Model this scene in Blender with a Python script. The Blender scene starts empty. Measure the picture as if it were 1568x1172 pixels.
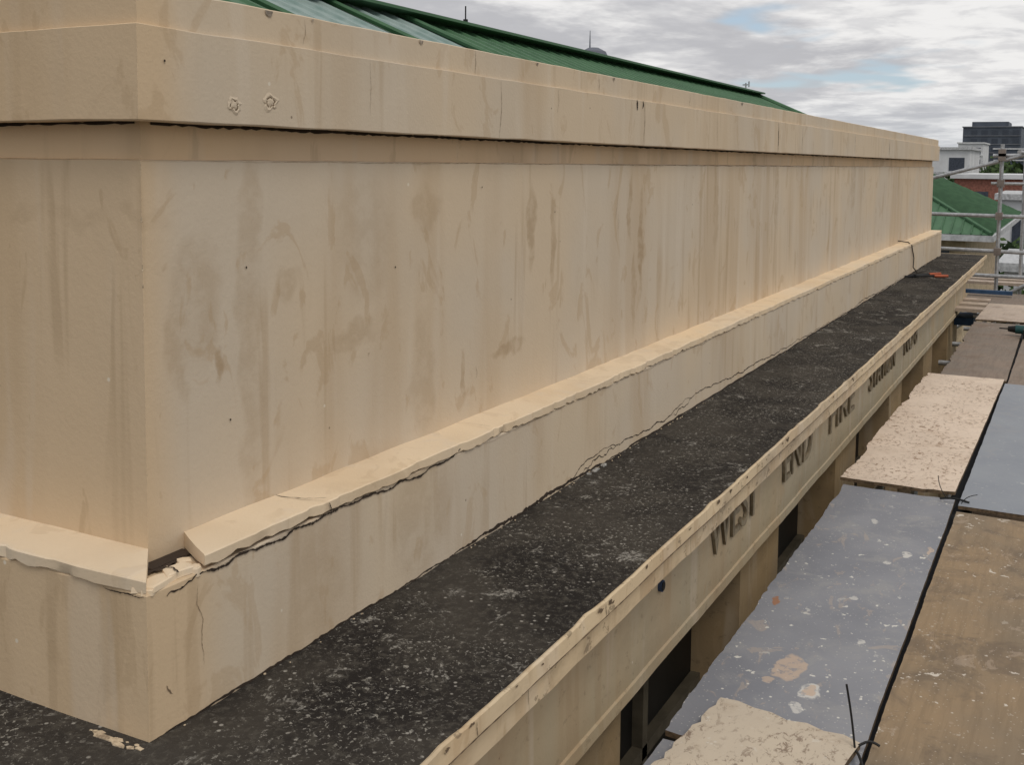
import bpy, math, random
from mathutils import Vector, Matrix, noise
random.seed(7)
scene=bpy.context.scene
scene.view_settings.view_transform='Standard'
scene.view_settings.look='None'
scene.view_settings.exposure=0
D=bpy.data
GZ=-9.0
# ---------------------------------------------------------------- materials
class NT:
    def __init__(s,name,rough=0.85,spec=0.3,metal=0.0):
        s.m=D.materials.new(name); s.m.use_nodes=True
        s.t=s.m.node_tree; s.n=s.t.nodes; s.l=s.t.links
        s.b=s.n['Principled BSDF']
        s.b.inputs['Roughness'].default_value=rough
        s.b.inputs['Specular IOR Level'].default_value=spec
        s.b.inputs['Metallic'].default_value=metal
        s.co=s.n.new('ShaderNodeTexCoord').outputs['Object']
    def put(s,sock,v):
        if isinstance(v,bpy.types.NodeSocket): s.l.new(v,sock)
        else:
            try: sock.default_value=v
            except Exception: sock.default_value=(v[0],v[1],v[2],1)
    def map(s,sc,loc=(0,0,0),src=None):
        n=s.n.new('ShaderNodeMapping'); s.l.new(src or s.co,n.inputs[0])
        n.inputs['Scale'].default_value=sc; n.inputs['Location'].default_value=loc
        return n.outputs[0]
    def noise(s,v,scale,detail=3,rough=0.55,dist=0.0):
        n=s.n.new('ShaderNodeTexNoise'); s.l.new(v,n.inputs['Vector'])
        n.inputs['Scale'].default_value=scale; n.inputs['Detail'].default_value=detail
        n.inputs['Roughness'].default_value=rough; n.inputs['Distortion'].default_value=dist
        return n.outputs['Fac']
    def vor(s,v,scale,feat='F1'):
        n=s.n.new('ShaderNodeTexVoronoi'); n.feature=feat; s.l.new(v,n.inputs['Vector'])
        n.inputs['Scale'].default_value=scale
        return n.outputs['Distance']
    def rng(s,v,a,b,c=0.0,d=1.0):
        n=s.n.new('ShaderNodeMapRange'); n.clamp=True; n.interpolation_type='SMOOTHSTEP'
        s.put(n.inputs[0],v)
        for i,x in enumerate((a,b,c,d)): n.inputs[i+1].default_value=x
        return n.outputs[0]
    def mth(s,op,a,b=0.0,clamp=False):
        n=s.n.new('ShaderNodeMath'); n.operation=op; n.use_clamp=clamp
        s.put(n.inputs[0],a); s.put(n.inputs[1],b); return n.outputs[0]
    def mix(s,f,a,b,mode='MIX'):
        n=s.n.new('ShaderNodeMix'); n.data_type='RGBA'; n.blend_type=mode
        s.put(n.inputs[0],f)
        for sock,v in ((n.inputs[6],a),(n.inputs[7],b)):
            if isinstance(v,bpy.types.NodeSocket): s.l.new(v,sock)
            else: sock.default_value=(v[0],v[1],v[2],1)
        return n.outputs[2]
    def wobble(s,scale,amp):
        wob=s.n.new('ShaderNodeTexNoise'); wob.inputs['Scale'].default_value=scale; wob.inputs['Detail'].default_value=3
        s.l.new(s.co,wob.inputs['Vector'])
        ad=s.n.new('ShaderNodeVectorMath'); ad.operation='MULTIPLY_ADD'
        s.l.new(wob.outputs['Color'],ad.inputs[0]); ad.inputs[1].default_value=amp; s.l.new(s.co,ad.inputs[2])
        sx=s.n.new('ShaderNodeSeparateXYZ'); s.l.new(ad.outputs[0],sx.inputs[0]); return sx
    def bump(s,h,strength=0.3,dist=0.01,prev=None):
        n=s.n.new('ShaderNodeBump'); n.inputs['Strength'].default_value=strength
        n.inputs['Distance'].default_value=dist; s.l.new(h,n.inputs['Height'])
        if prev: s.l.new(prev,n.inputs['Normal'])
        return n.outputs[0]
    def done(s,col,nrm=None,rough=None):
        s.put(s.b.inputs['Base Color'],col if isinstance(col,bpy.types.NodeSocket) else (col[0],col[1],col[2],1))
        if nrm: s.l.new(nrm,s.b.inputs['Normal'])
        if rough is not None: s.put(s.b.inputs['Roughness'],rough)
        return s.m

def simple(name,col,rough=0.7,metal=0.0,var=0.25,sc=6.0,spec=0.3):
    k=NT(name,rough,spec,metal)
    n=k.noise(k.co,sc,3,0.6)
    c=k.mix(k.rng(n,0.3,0.7),tuple(x*(1-var) for x in col),tuple(min(1,x*(1+var)) for x in col))
    return k.done(c)

STAINS=[ # x,z,sx,sz,strength
 (1.95,-0.35,0.04,0.62,0.6),(1.77,-0.32,0.08,0.14,0.7),(1.71,-0.42,0.03,0.10,0.8),(2.40,-0.20,0.13,0.18,0.5),(2.35,-0.47,0.11,0.04,0.8),
 (3.42,-0.24,0.03,0.14,1.2),(3.60,-0.28,0.02,0.18,0.9),(4.5,-0.34,0.03,0.24,1.5),(4.36,-0.18,0.022,0.14,1.2),(4.42,-0.55,0.02,0.2,0.9),
 (2.71,-0.64,0.07,0.18,0.6),(2.95,-0.68,0.015,0.07,1.1),(3.25,-0.64,0.12,0.025,1.0),(5.6,-0.2,0.05,0.3,0.7),
 (6.9,-0.15,0.06,0.3,0.9),(9.5,-0.15,0.12,0.25,0.8),(2.5,-1.0,0.14,0.2,0.6),(2.05,-1.02,0.08,0.16,0.5),
 (1.83,-0.48,0.016,0.045,1.3),(2.72,-0.14,0.08,0.06,0.7),(2.08,-0.30,0.04,0.05,0.7),(1.66,-0.12,0.05,0.03,0.5)]
def plaster(name,c1=(0.60,0.475,0.315),c2=(0.57,0.47,0.34),stain=(0.47,0.335,0.20),amt=1.0,stains=False,seed=0.0,grime=0.0,fb=0.12,warm=False):
    k=NT(name,0.8,0.25)
    big=k.noise(k.map((1,1,1),(seed,3,1)),1.3,2,0.5)
    col=k.mix(k.rng(big,0.38,0.62),c1,c2)
    if warm:
        sp=k.n.new('ShaderNodeSeparateXYZ'); k.l.new(k.co,sp.inputs[0])
        col=k.mix(k.rng(sp.outputs[0],1.60,1.75,0.75,0.0),col,(0.625,0.46,0.285))
    s1=k.noise(k.map((2.6,2.6,0.34),(seed,0,0)),1.0,3,0.55,0.3)
    col=k.mix(k.mth('MULTIPLY',k.rng(s1,0.49,0.68),0.42*amt),col,stain)
    s2=k.noise(k.map((12,12,0.85),(seed+4,0,0)),1.0,3,0.55,0.5)
    hgt=k.noise(k.map((1.5,1.5,1.5),(seed,5,5)),1.0,1)
    f2=k.mth('MULTIPLY',k.rng(s2,0.54,0.66),k.rng(hgt,0.42,0.60))
    col=k.mix(k.mth('MULTIPLY',f2,0.40*amt),col,tuple(x*0.85 for x in stain))
    s3=k.noise(k.map((6.5,6.5,3.4),(seed+9,1,2)),1.0,4,0.62,1.0)
    col=k.mix(k.mth('MULTIPLY',k.rng(s3,0.575,0.63),0.40*amt),col,tuple(x*0.95 for x in stain))
    s4=k.noise(k.map((7,7,0.8),(seed+14,1,2)),1.0,2,0.6,0.5)
    col=k.mix(k.mth('MULTIPLY',k.rng(s4,0.56,0.70),0.30),col,(0.66,0.57,0.46))
    if stains:
        sx=k.wobble(8,(0.12,0.0,0.14)); tot=None
        for (x,z,a,b,st) in STAINS:
            dx=k.mth('DIVIDE',k.mth('SUBTRACT',sx.outputs[0],x+0.06),a)
            dz=k.mth('DIVIDE',k.mth('SUBTRACT',sx.outputs[2],z+0.07),b)
            r=k.mth('ADD',k.mth('MULTIPLY',dx,dx),k.mth('MULTIPLY',dz,dz))
            g=k.rng(r,0.35,1.5,st,0.0)
            tot=g if tot is None else k.mth('MAXIMUM',tot,g)
        brk=k.rng(k.noise(k.co,14,3,0.65),0.34,0.6,0.35,1.0)
        col=k.mix(k.mth('MULTIPLY',k.mth('MULTIPLY',tot,brk),0.52,True),col,(0.385,0.275,0.165))
    if grime>0:
        g=k.noise(k.map((5,5,9),(seed+2,0,0)),1.0,4,0.65)
        col=k.mix(k.mth('MULTIPLY',k.rng(g,0.45,0.75),grime),col,(0.16,0.12,0.08))
        g2=k.noise(k.map((16,16,26),(seed+5,0,0)),1.0,4,0.7)
        col=k.mix(k.mth('MULTIPLY',k.rng(g2,0.60,0.66),grime*1.6,True),col,(0.12,0.09,0.06))
    v=k.vor(k.map((1,1,1),(seed,0,0)),6.0)
    pit=k.rng(v,0.014,0.028,1.0,0.0)
    col=k.mix(k.mth('MULTIPLY',pit,0.7),col,(0.14,0.10,0.07))
    v2=k.vor(k.map((1,1,1),(seed+3,0,7)),4.3)
    col=k.mix(k.mth('MULTIPLY',k.rng(v2,0.014,0.026,1.0,0.0),0.7),col,(0.74,0.68,0.57))
    fine=k.noise(k.co,95,2,0.6)
    med=k.noise(k.map((1,1,0.7)),10,3,0.55)
    n=k.bump(fine,0.25,0.003)
    n=k.bump(med,fb,0.012,n)
    return k.done(col,n)

M_wall=plaster('cream_render_wall',stains=True,seed=0.0,amt=1.0,c1=(0.615,0.495,0.355),c2=(0.58,0.49,0.38),warm=True,fb=0.16)
M_plinth=plaster('cream_render_plinth',stains=True,seed=6.0,amt=0.85,c1=(0.61,0.495,0.355),c2=(0.58,0.49,0.38),warm=True)
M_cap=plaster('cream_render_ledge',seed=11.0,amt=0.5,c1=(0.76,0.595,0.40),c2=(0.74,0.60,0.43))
M_rec=plaster('cream_render_recess',seed=3.0,amt=0.9,c1=(0.74,0.54,0.335),c2=(0.70,0.53,0.355))
M_band=plaster('cream_render_band',seed=17.0,amt=0.85,c1=(0.61,0.49,0.35),c2=(0.58,0.485,0.37),warm=True)
M_fascia=plaster('cream_render_fascia',seed=21.0,amt=1.1,c1=(0.61,0.485,0.32),c2=(0.57,0.465,0.33),grime=0.35)
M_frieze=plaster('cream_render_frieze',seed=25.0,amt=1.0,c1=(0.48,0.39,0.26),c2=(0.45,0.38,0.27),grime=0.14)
M_crack_shadow=simple('crack_and_shadow_dark',(0.04,0.028,0.02),0.95)
M_crack2=simple('crack_brown',(0.19,0.135,0.085),0.95)
def m_rubble():
    k=NT('broken_mortar',0.95,0.1)
    n=k.noise(k.co,45,4,0.7)
    c=k.mix(k.rng(n,0.35,0.6),(0.30,0.23,0.16),(0.62,0.50,0.35))
    return k.done(c,k.bump(n,0.6,0.01))
M_rub=m_rubble()
def m_slab():
    k=NT('weathered_black_membrane',0.95,0.1)
    a=k.noise(k.co,2.4,4,0.6,0.4)
    col=k.mix(k.rng(a,0.35,0.65),(0.023,0.020,0.018),(0.055,0.048,0.040))
    b=k.noise(k.co,42,4,0.75)
    col=k.mix(k.mth('MULTIPLY',k.rng(b,0.48,0.64),0.5),col,(0.10,0.09,0.074))
    dens=k.noise(k.map((1,1,1),(5,2,0)),2.6,3,0.6)
    sp=k.noise(k.map((1,1,1),(1,8,0)),85,3,0.75,0.5)
    m=k.mth('MULTIPLY',k.rng(sp,0.58,0.65),k.rng(dens,0.38,0.60,0.15,1.0))
    col=k.mix(k.mth('MULTIPLY',m,0.85),col,(0.32,0.30,0.26))
    v=k.vor(k.map((1,1,1),(2,2,0)),34)
    m2=k.mth('MULTIPLY',k.rng(v,0.10,0.2,1,0),k.rng(k.noise(k.co,9,2),0.50,0.56))
    col=k.mix(k.mth('MULTIPLY',m2,0.7),col,(0.42,0.395,0.35))
    pp=k.noise(k.map((1,1,1),(9,1,0)),4.5,5,0.8,1.2)
    m3=k.mth('MULTIPLY',k.rng(pp,0.57,0.66),k.rng(sp,0.42,0.54))
    col=k.mix(k.mth('MULTIPLY',m3,0.65),col,(0.38,0.36,0.32))
    n=k.bump(b,0.8,0.01); n=k.bump(k.noise(k.co,9,2),0.3,0.02,n)
    return k.done(col,n)
M_slab=m_slab()
M_black=simple('black_rubber',(0.012,0.012,0.012),0.6)
M_steel=simple('galvanised_steel',(0.42,0.43,0.44),0.45,0.7,0.2,20)
M_darksteel=simple('dark_steel',(0.02,0.02,0.022),0.8,0.1)
M_letter=simple('grey_bronze_letters',(0.245,0.20,0.135),0.7,0,0.3,20)
M_glass=simple('dark_window',(0.012,0.011,0.010),0.5,0,0.3,2,0.2)
M_brownwall=plaster('tan_wall_below',seed=33.0,amt=1.2,c1=(0.40,0.28,0.15),c2=(0.36,0.27,0.17),grime=0.2)

# ---------------------------------------------------------------- mesh helpers
def obj(name,verts,faces,mat,parent=None,smooth=None,mats=None,fm=None):
    me=D.meshes.new(name); me.from_pydata([tuple(v) for v in verts],[],faces); me.update()
    o=D.objects.new(name,me); scene.collection.objects.link(o)
    if mats:
        for m in mats: me.materials.append(m)
        me.polygons.foreach_set('material_index',fm)
    else: me.materials.append(mat)
    if smooth is not None:
        me.polygons.foreach_set('use_smooth',[True]*len(me.polygons))
        me.set_sharp_from_angle(angle=math.radians(smooth))
    if parent: o.parent=parent
    return o
def empty(name):
    e=D.objects.new(name,None); scene.collection.objects.link(e); e.empty_display_size=0.2; return e
class MB:
    def __init__(s): s.v=[];s.f=[];s.m=[]
    def box(s,x0,x1,y0,y1,z0,z1,mi=0):
        b=len(s.v)
        s.v+=[(x0,y0,z0),(x1,y0,z0),(x1,y1,z0),(x0,y1,z0),(x0,y0,z1),(x1,y0,z1),(x1,y1,z1),(x0,y1,z1)]
        for f in ((0,3,2,1),(4,5,6,7),(0,1,5,4),(1,2,6,5),(2,3,7,6),(3,0,4,7)):
            s.f.append(tuple(b+i for i in f)); s.m.append(mi)
    def tube(s,p,q,r,n=10,mi=0,r2=None):
        p=Vector(p);q=Vector(q);d=(q-p).normalized()
        a=d.orthogonal().normalized();c=d.cross(a);b=len(s.v)
        r2=r if r2 is None else r2
        for P,R in((p,r),(q,r2)):
            for i in range(n):
                t=2*math.pi*i/n; s.v.append(tuple(P+(a*math.cos(t)+c*math.sin(t))*R))
        for i in range(n):
            j=(i+1)%n; s.f.append((b+i,b+j,b+n+j,b+n+i)); s.m.append(mi)
        s.f.append(tuple(b+i for i in reversed(range(n)))); s.m.append(mi)
        s.f.append(tuple(b+n+i for i in range(n))); s.m.append(mi)
    def path(s,pts,r,n=8,mi=0):
        for a,b in zip(pts[:-1],pts[1:]): s.tube(a,b,r,n,mi)
    def obj(s,name,mats,parent=None,smooth=None):
        if not isinstance(mats,(list,tuple)): mats=[mats]
        return obj(name,s.v,s.f,None,parent,smooth,mats,s.m)

XM,YM,XE=1.617,1.72,15.1
def jit(x,y,z):
    p=Vector((x,y,z))
    return noise.noise(p*1.7)*0.0024+noise.noise(p*9)*0.0010
def dens(profile,step):
    out=[]
    for a,b in zip(profile[:-1],profile[1:]):
        L=math.hypot(b[0]-a[0],b[1]-a[1]); n=max(1,int(round(L/step)))
        for i in range(n): out.append((a[0]+(b[0]-a[0])*i/n,a[1]+(b[1]-a[1])*i/n))
    out.append(profile[-1]); return out
def stations(which,step,x0=None,xe=None):
    st=[]
    if 'L' in which:
        y=5.0
        while y>YM+step*0.6: st.append(('L',y)); y-=step if y<3.2 else step*4
        st.append(('C',0))
    if 'F' in which:
        x=(XM+step) if x0 is None else x0
        end=XE if xe is None else xe
        while x<end-step*0.5:
            st.append(('F',x)); x+=step*(1 if x<6 else 2 if x<10 else 3)
        if xe is not None: st.append(('F',end))
    if 'R' in which:
        st.append(('D',0)); y=YM+0.2
        while y<5.0: st.append(('R',y)); y+=0.4
    return st
def sweep(name,profile,mat,parent,which='LFR',step=0.04,pstep=0.04,amp=1.0,zamp=0.6,x0=None,xe=None,caps=False,smooth=24,ragged=None,dragged=None,skew=0.0):
    prof=dens(profile,pstep); st=stations(which,step,x0,xe); V=[];F=[];n=len(prof)
    for si,(k,t) in enumerate(st):
        for (d,z) in prof:
            d0=d
            if dragged: d=d-dragged(t,d,z)
            if k=='L': bx,by=XM-d,t
            elif k=='C': bx,by=XM-d,YM-d
            elif k=='F': bx,by=t,YM-d
            elif k=='D': bx,by=XE+d,YM-d
            else: bx,by=XE+d,t
            j=jit(bx,by,z)*amp; zz=z+noise.noise(Vector((bx*6+7,by*6,z*3)))*0.003*zamp
            if ragged: zz+=ragged(bx,by,d0,z)
            if k=='L': bx-=j
            elif k=='C': bx-=j;by-=j;
            elif k=='F': by-=j
            elif k=='D': bx+=j;by-=j
            else: bx+=j
            if skew and k=='F' and t<x0+0.35:
                w=1-(t-x0)/0.35; bx+=(0.127-d0)*skew*w+ (0.006*noise.noise(Vector((d0*60,z*40,2))) if si==0 else 0)
            V.append((bx,by,zz))
    for i in range(len(st)-1):
        for p in range(n-1):
            a=i*n+p; F.append((a,a+1,a+n+1,a+n))
    if caps:
        F.append(tuple(range(n-1,-1,-1))); b=(len(st)-1)*n; F.append(tuple(b+i for i in range(n)))
    return obj(name,V,F,mat,parent,smooth)

# ---------------------------------------------------------------- parapet wall
pw=empty('rendered_parapet_wall')
sweep('wall_face',[(0.0,-0.87),(0.0,-0.003),(-0.034,0.003)],M_wall,pw)
sweep('recessed_groove',[(-0.016,-0.004),(-0.016,0.086)],M_rec,pw)
sweep('projecting_band',[(-0.034,0.079),(0.054,0.0770),(0.057,0.080),(0.057,0.2665),(0.055,0.268),(0.0415,0.270),
      (0.041,0.3455),(0.038,0.348),(-0.33,0.358),(-0.34,0.35),(-0.34,-0.3)],M_band,pw,zamp=0.8)
sweep('plinth',[(0.12,-1.26),(0.12,-0.868),(0.117,-0.864),(-0.02,-0.862)],M_plinth,pw,zamp=1.2)
capprof=[(-0.01,-0.861),(0.124,-0.861),(0.1265,-0.859),(0.1275,-0.838),(0.124,-0.835),(-0.01,-0.827)]
def rag(bx,by,d,z):
    if d>0.1 and z<-0.85:
        a=noise.noise(Vector((bx*14,by*14,1)))*0.005; c=max(0,noise.noise(Vector((bx*38,by*38,5))))*0.012
        return -0.004+a+c
    return 0
def chip(t,d,z):
    if d<0.1: return 0
    c=max(0,noise.noise(Vector((t*21,3,z*10)))-0.20)*0.024
    return c+0.0015*noise.noise(Vector((t*50,1,z*60)))
sweep('ledge_cap_left',capprof,M_cap,pw,which='L',caps=True,ragged=rag,step=0.02,dragged=chip)
def rag2(bx,by,d,z):
    r=rag(bx,by,d,z)
    if bx<2.9: r+=0.006*(1-(bx-1.6)/1.3)
    return r
sweep('ledge_cap',capprof,M_cap,pw,which='FR',x0=1.650,caps=True,ragged=rag2,zamp=1.5,step=0.02,dragged=chip,skew=0.55)

# cracks ------------------------------------------------------------
CR=MB(); CR2=MB()
def jag(pts,rough,levels):
    pts=[Vector(p) for p in pts]
    for l in range(levels):
        o=[pts[0]]
        for a,b in zip(pts[:-1],pts[1:]):
            L=min((b-a).length,0.12); m=(a+b)/2
            m+=Vector((random.uniform(-1,1),random.uniform(-1,1)))*L*rough
            o+=[m,b]
        pts=o
    return pts
def crack(pts,w,plane='F',d=0.12,rough=0.16,levels=3,mb=CR,taper=True,off=0.0016):
    p=jag(pts,rough,levels); n=len(p); base=len(mb.v)
    for i,q in enumerate(p):
        a=p[max(0,i-1)];b=p[min(n-1,i+1)];t=(b-a)
        if t.length<1e-6: t=Vector((1,0))
        t.normalize(); nn=Vector((-t.y,t.x))
        ww=w*random.uniform(0.35,1.25)*(0.25+0.75*math.sin(math.pi*min(1,max(0,(i+0.3)/n))) if taper else 1)
        for s in(-0.5,0.5):
            r=q+nn*ww*s
            if plane=='F':
                x,z=r; y=YM-d-jit(x,YM-d,z)-off; mb.v.append((x,y,z))
            elif plane=='L':
                y,z=r; x=XM-d-jit(XM-d,y,z)-off; mb.v.append((x,y,z))
            else:
                mb.v.append((r.x,r.y,d))
    for i in range(n-1):
        k=base+2*i; mb.f.append((k,k+2,k+3,k+1)); mb.m.append(0)
crack([(1.66,-0.867),(1.80,-0.866),(1.95,-0.863),(2.05,-0.868),(2.15,-0.865),(2.4,-0.866),(2.68,-0.864),(2.72,-0.852)],0.0062,levels=5,rough=0.09,d=0.121,taper=False)
crack([(2.72,-0.867),(4.0,-0.867),(6,-0.867)],0.0015,levels=6,rough=0.04,d=0.121,mb=CR2)
crack([(1.55,-0.884),(1.60,-0.878),(1.66,-0.868)],0.006,levels=3)
crack([(1.605,-0.867),(1.66,-0.869),(1.72,-0.867)],0.003,plane='L',levels=4,rough=0.08,d=0.121)
crack([(2.03,1.72),(2.04,1.66),(2.075,1.60)],0.0045,plane='T',d=-0.8235,levels=3,rough=0.08)
crack([(2.075,-0.835),(2.082,-0.85),(2.08,-0.868)],0.005,d=0.129)
for x in (2.9,3.7,4.6): crack([(x,1.72),(x+0.01,1.60)],0.002,plane='T',d=-0.8248,mb=CR2,rough=0.08)
crack([(1.635,-0.89),(1.632,-0.93),(1.65,-0.97),(1.645,-1.02),(1.65,-1.07)],0.0016,mb=CR2,levels=4,rough=0.07)
crack([(3.52,-1.166),(3.58,-1.135),(3.68,-1.115),(3.82,-1.108)],0.0045,levels=4,rough=0.10)
crack([(3.82,-1.108),(3.95,-1.125),(4.1,-1.128),(4.3,-1.14),(4.6,-1.138),(4.72,-1.115),(4.8,-1.10)],0.0055,levels=4,rough=0.09)
crack([(4.8,-1.10),(4.9,-1.112),(5.1,-1.10),(5.3,-1.115),(5.6,-1.13),(6.0,-1.135),(6.5,-1.145),(7.1,-1.14),(7.7,-1.15),(8.4,-1.16)],0.006,levels=4,rough=0.09)
crack([(3.58,-1.162),(3.7,-1.145),(3.85,-1.14),(3.95,-1.125)],0.005,levels=4)
crack([(4.62,-1.138),(4.72,-1.13),(4.8,-1.135),(4.9,-1.112)],0.004,levels=3)
crack([(8.4,-1.155),(9.5,-1.14),(10.6,-1.155),(12.0,-1.145)],0.008,levels=4,rough=0.08)
crack([(2.65,-1.167),(2.9,-1.160),(3.2,-1.165),(3.6,-1.160),(4.1,-1.163)],0.015,levels=5,rough=0.06)
crack([(1.5,-1.169),(1.9,-1.167),(2.3,-1.168),(2.65,-1.166)],0.011,levels=5,rough=0.04)
crack([(4.1,-1.165),(8.4,-1.165),(14.9,-1.165)],0.012,levels=6,rough=0.02,taper=False)
crack([(1.545,-1.07),(1.562,-1.095)],0.003,mb=CR2)
for x,z0,z1,w,d in((3.07,0.08,0.262,0.0022,0.057),(2.93,0.275,0.345,0.002,0.041),(4.36,0.085,0.262,0.0035,0.057),(4.27,0.225,0.267,0.018,0.057),(4.34,0.235,0.267,0.012,0.057),
   (6.66,0.08,0.262,0.009,0.057),(7.3,0.09,0.26,0.004,0.057),(2.35,0.12,0.262,0.001,0.057),(5.4,0.1,0.26,0.002,0.057),(9.2,0.09,0.26,0.007,0.057),(3.5,0.18,0.262,0.0018,0.057),
   (8.3,0.12,0.26,0.004,0.057),(11,0.09,0.26,0.009,0.057),(5.0,0.277,0.34,0.0025,0.041),(3.9,0.277,0.34,0.0028,0.041),(2.1,0.277,0.34,0.0012,0.041)):
    crack([(x,z1),(x+0.005,(z0+z1)/2),(x+random.uniform(-.008,.008),z0)],w,d=d,mb=CR2 if w<0.0042 else CR,levels=4,rough=0.04)
for (x,z,l) in((4.2,-0.13,0.1),(4.22,-0.2,0.08),(3.02,-0.66,0.05),(6.0,-0.3,0.1)):
    crack([(x,z),(x+0.01,z-l/2),(x,z-l)],0.0014,d=0.0,mb=CR2)
crack([(1.62,-0.004),(3.2,-0.003),(5,-0.004)],0.0012,d=0.0,mb=CR2,levels=7,rough=0.01)
crack([(4.0,-0.004),(5,-0.005),(9,-0.005),(14.9,-0.005)],0.003,d=0.0,mb=CR2,levels=7,rough=0.012)
# band's shadow line, painted as dark strips on the recess
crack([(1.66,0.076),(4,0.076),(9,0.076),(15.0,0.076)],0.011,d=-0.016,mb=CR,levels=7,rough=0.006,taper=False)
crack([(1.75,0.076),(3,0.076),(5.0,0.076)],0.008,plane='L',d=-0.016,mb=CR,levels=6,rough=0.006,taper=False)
CR.obj('cracks_and_shadow_line',M_crack_shadow,pw); CR2.obj('fine_cracks',M_crack2,pw)

ar=MB()
for i in range(46):
    z=-0.83+i*0.018+random.uniform(-.006,.006); r=random.uniform(0.0008,0.0022)
    if random.random()<0.5: ar.tube((XM+0.0015,YM+0.0015,z),(XM+0.001,YM+0.001,z+random.uniform(0.006,0.016)),r,6,0,r*0.6)
ar.obj('chipped_arris',M_rub,pw)

def crater(cx,cz,r,name,d=0.057):
    V=[];F=[];n=22
    yb=YM-d-jit(cx,YM-d,cz)
    rings=((1.35,0.0004),(1.0,0.0026),(0.80,0.0012),(0.6,0.0010),(0.35,0.0022),(0.0,0.0026))
    for rr,h in rings:
        for i in range(n):
            t=2*math.pi*i/n; q=r*rr*(1+0.55*noise.noise(Vector((math.cos(t)*1.6+cx*9,math.sin(t)*1.6,rr*0.7))))
            V.append((cx+q*math.cos(t)*1.1,yb-h,cz+q*math.sin(t)*0.85))
    for k in range(len(rings)-1):
        for i in range(n):
            j=(i+1)%n; F.append((k*n+i,k*n+j,(k+1)*n+j,(k+1)*n+i))
    fm=[0]*n+[0]*n
    for i in range(n): fm.append(1 if noise.noise(Vector((i*0.5,cx,3)))>-0.12 else 0)
    fm+=[0]*n+[0]*n
    obj(name,V,F,None,pw,None,[M_band,M_crack2],fm)
crater(1.835,0.120,0.015,'filled_fixing_hole'); crater(1.955,0.133,0.017,'filled_fixing_hole_b')
def blob_disk(cx,cz,r,d,mat,name,half=False):
    V=[(cx,YM-d-0.003,cz)];F=[];n=16
    for i in range(n+1):
        t=(math.pi+math.pi*i/n) if half else 2*math.pi*i/n
        q=r*(1+0.3*noise.noise(Vector((math.cos(t)*2+cx*7,math.sin(t)*2,0))))
        V.append((cx+q*math.cos(t),YM-d-0.003,cz+q*math.sin(t)))
    for i in range(n): F.append((0,i+1,i+2))
    obj(name,V,F,mat,pw)
M_patch=simple('bare_concrete_chip',(0.30,0.25,0.20),0.9,0,0.4,60)
for i,(x,r) in enumerate(((1.97,0.013),(2.62,0.010),(3.36,0.008),(4.05,0.010),(2.13,0.005),(5.9,0.015))): blob_disk(x,0.344,r,0.041,M_patch,'edge_chip_%d'%i,True)
for i,(x,z) in enumerate(((1.63,0.20),(1.93,-0.25),(2.55,-0.30),(3.6,-0.18),(1.87,-0.60),(3.05,-0.08),(2.42,-0.53),(5.2,-0.2))):
    blob_disk(x,z,0.0028,0.0 if z<0 else 0.057,M_crack_shadow if i!=6 else M_rub,'nail_hole_%d'%i)

def chunk(mb,c,s,rz=0,seed=0):
    rnd=random.Random(seed); b=len(mb.v); pts=[]
    for (x,y) in ((-1,-1),(0.1,-1.15),(1,-0.8),(1.1,0.2),(0.8,1),(-0.2,0.9),(-1,0.7)):
        x*=rnd.uniform(.75,1.2);y*=rnd.uniform(.75,1.2)
        pts.append((x*math.cos(rz)-y*math.sin(rz),x*math.sin(rz)+y*math.cos(rz)))
    n=len(pts)
    for zz,k in((-1,1.05),(0.7,1.0),(1,0.8)):
        for (x,y) in pts: mb.v.append((c[0]+x*s[0]*k,c[1]+y*s[1]*k,c[2]+zz*s[2]+rnd.uniform(-.12,.12)*s[2]))
    for k in(0,1):
        for i in range(n):
            j=(i+1)%n; mb.f.append((b+k*n+i,b+k*n+j,b+(k+1)*n+j,b+(k+1)*n+i)); mb.m.append(0)
    mb.f.append(tuple(b+2*n+i for i in range(n))); mb.m.append(0)
rb=MB()
chunk(rb,(1.545,1.628,-0.858),(0.044,0.024,0.006),0.12,1)
chunk(rb,(1.610,1.630,-0.856),(0.030,0.022,0.008),-0.3,2)
chunk(rb,(1.640,1.612,-0.862),(0.014,0.012,0.010),0.4,3)
chunk(rb,(1.655,1.655,-0.856),(0.016,0.013,0.006),0.9,12)
chunk(rb,(1.513,1.612,-0.862),(0.014,0.010,0.006),0.5,8)
for i in range(9): chunk(rb,(random.uniform(1.55,1.67),random.uniform(1.64,1.68),-0.860),(random.uniform(.003,.007),random.uniform(.003,.005),0.003),random.random()*3,i+40)
rb.obj('broken_mortar_pieces',M_cap,pw)
vd=MB()
crack([(1.58,1.716),(1.64,1.705),(1.695,1.69),(1.66,1.675),(1.61,1.668),(1.57,1.680),(1.53,1.655)],0.020,plane='T',d=-0.8570,mb=vd,levels=3,rough=0.12,taper=False)
vd.box(1.59,1.71,1.68,1.716,-0.862,-0.8560)
crack([(1.585,1.60),(1.60,1.63),(1.59,1.66)],0.004,plane='T',d=-0.8455,mb=vd,levels=3,rough=0.14,taper=False)
vd.obj('open_joint',M_crack_shadow,pw)
rr=MB()
for i in range(60):
    x=random.choice([random.uniform(1.5,4),random.uniform(3.5,5.2),random.uniform(3.5,14)])
    s=random.uniform(0.001,0.0028); chunk(rr,(x,1.594-abs(random.gauss(0,0.008)),-1.169),(s*1.5,s,s*0.7),random.random()*3,i)
for i in range(20):
    s=random.uniform(0.002,0.006); chunk(rr,(1.480-abs(random.gauss(0,0.008)),random.uniform(1.6,1.76),-1.170),(s,s*1.6,s*0.3),random.random()*3,i+200)
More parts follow.
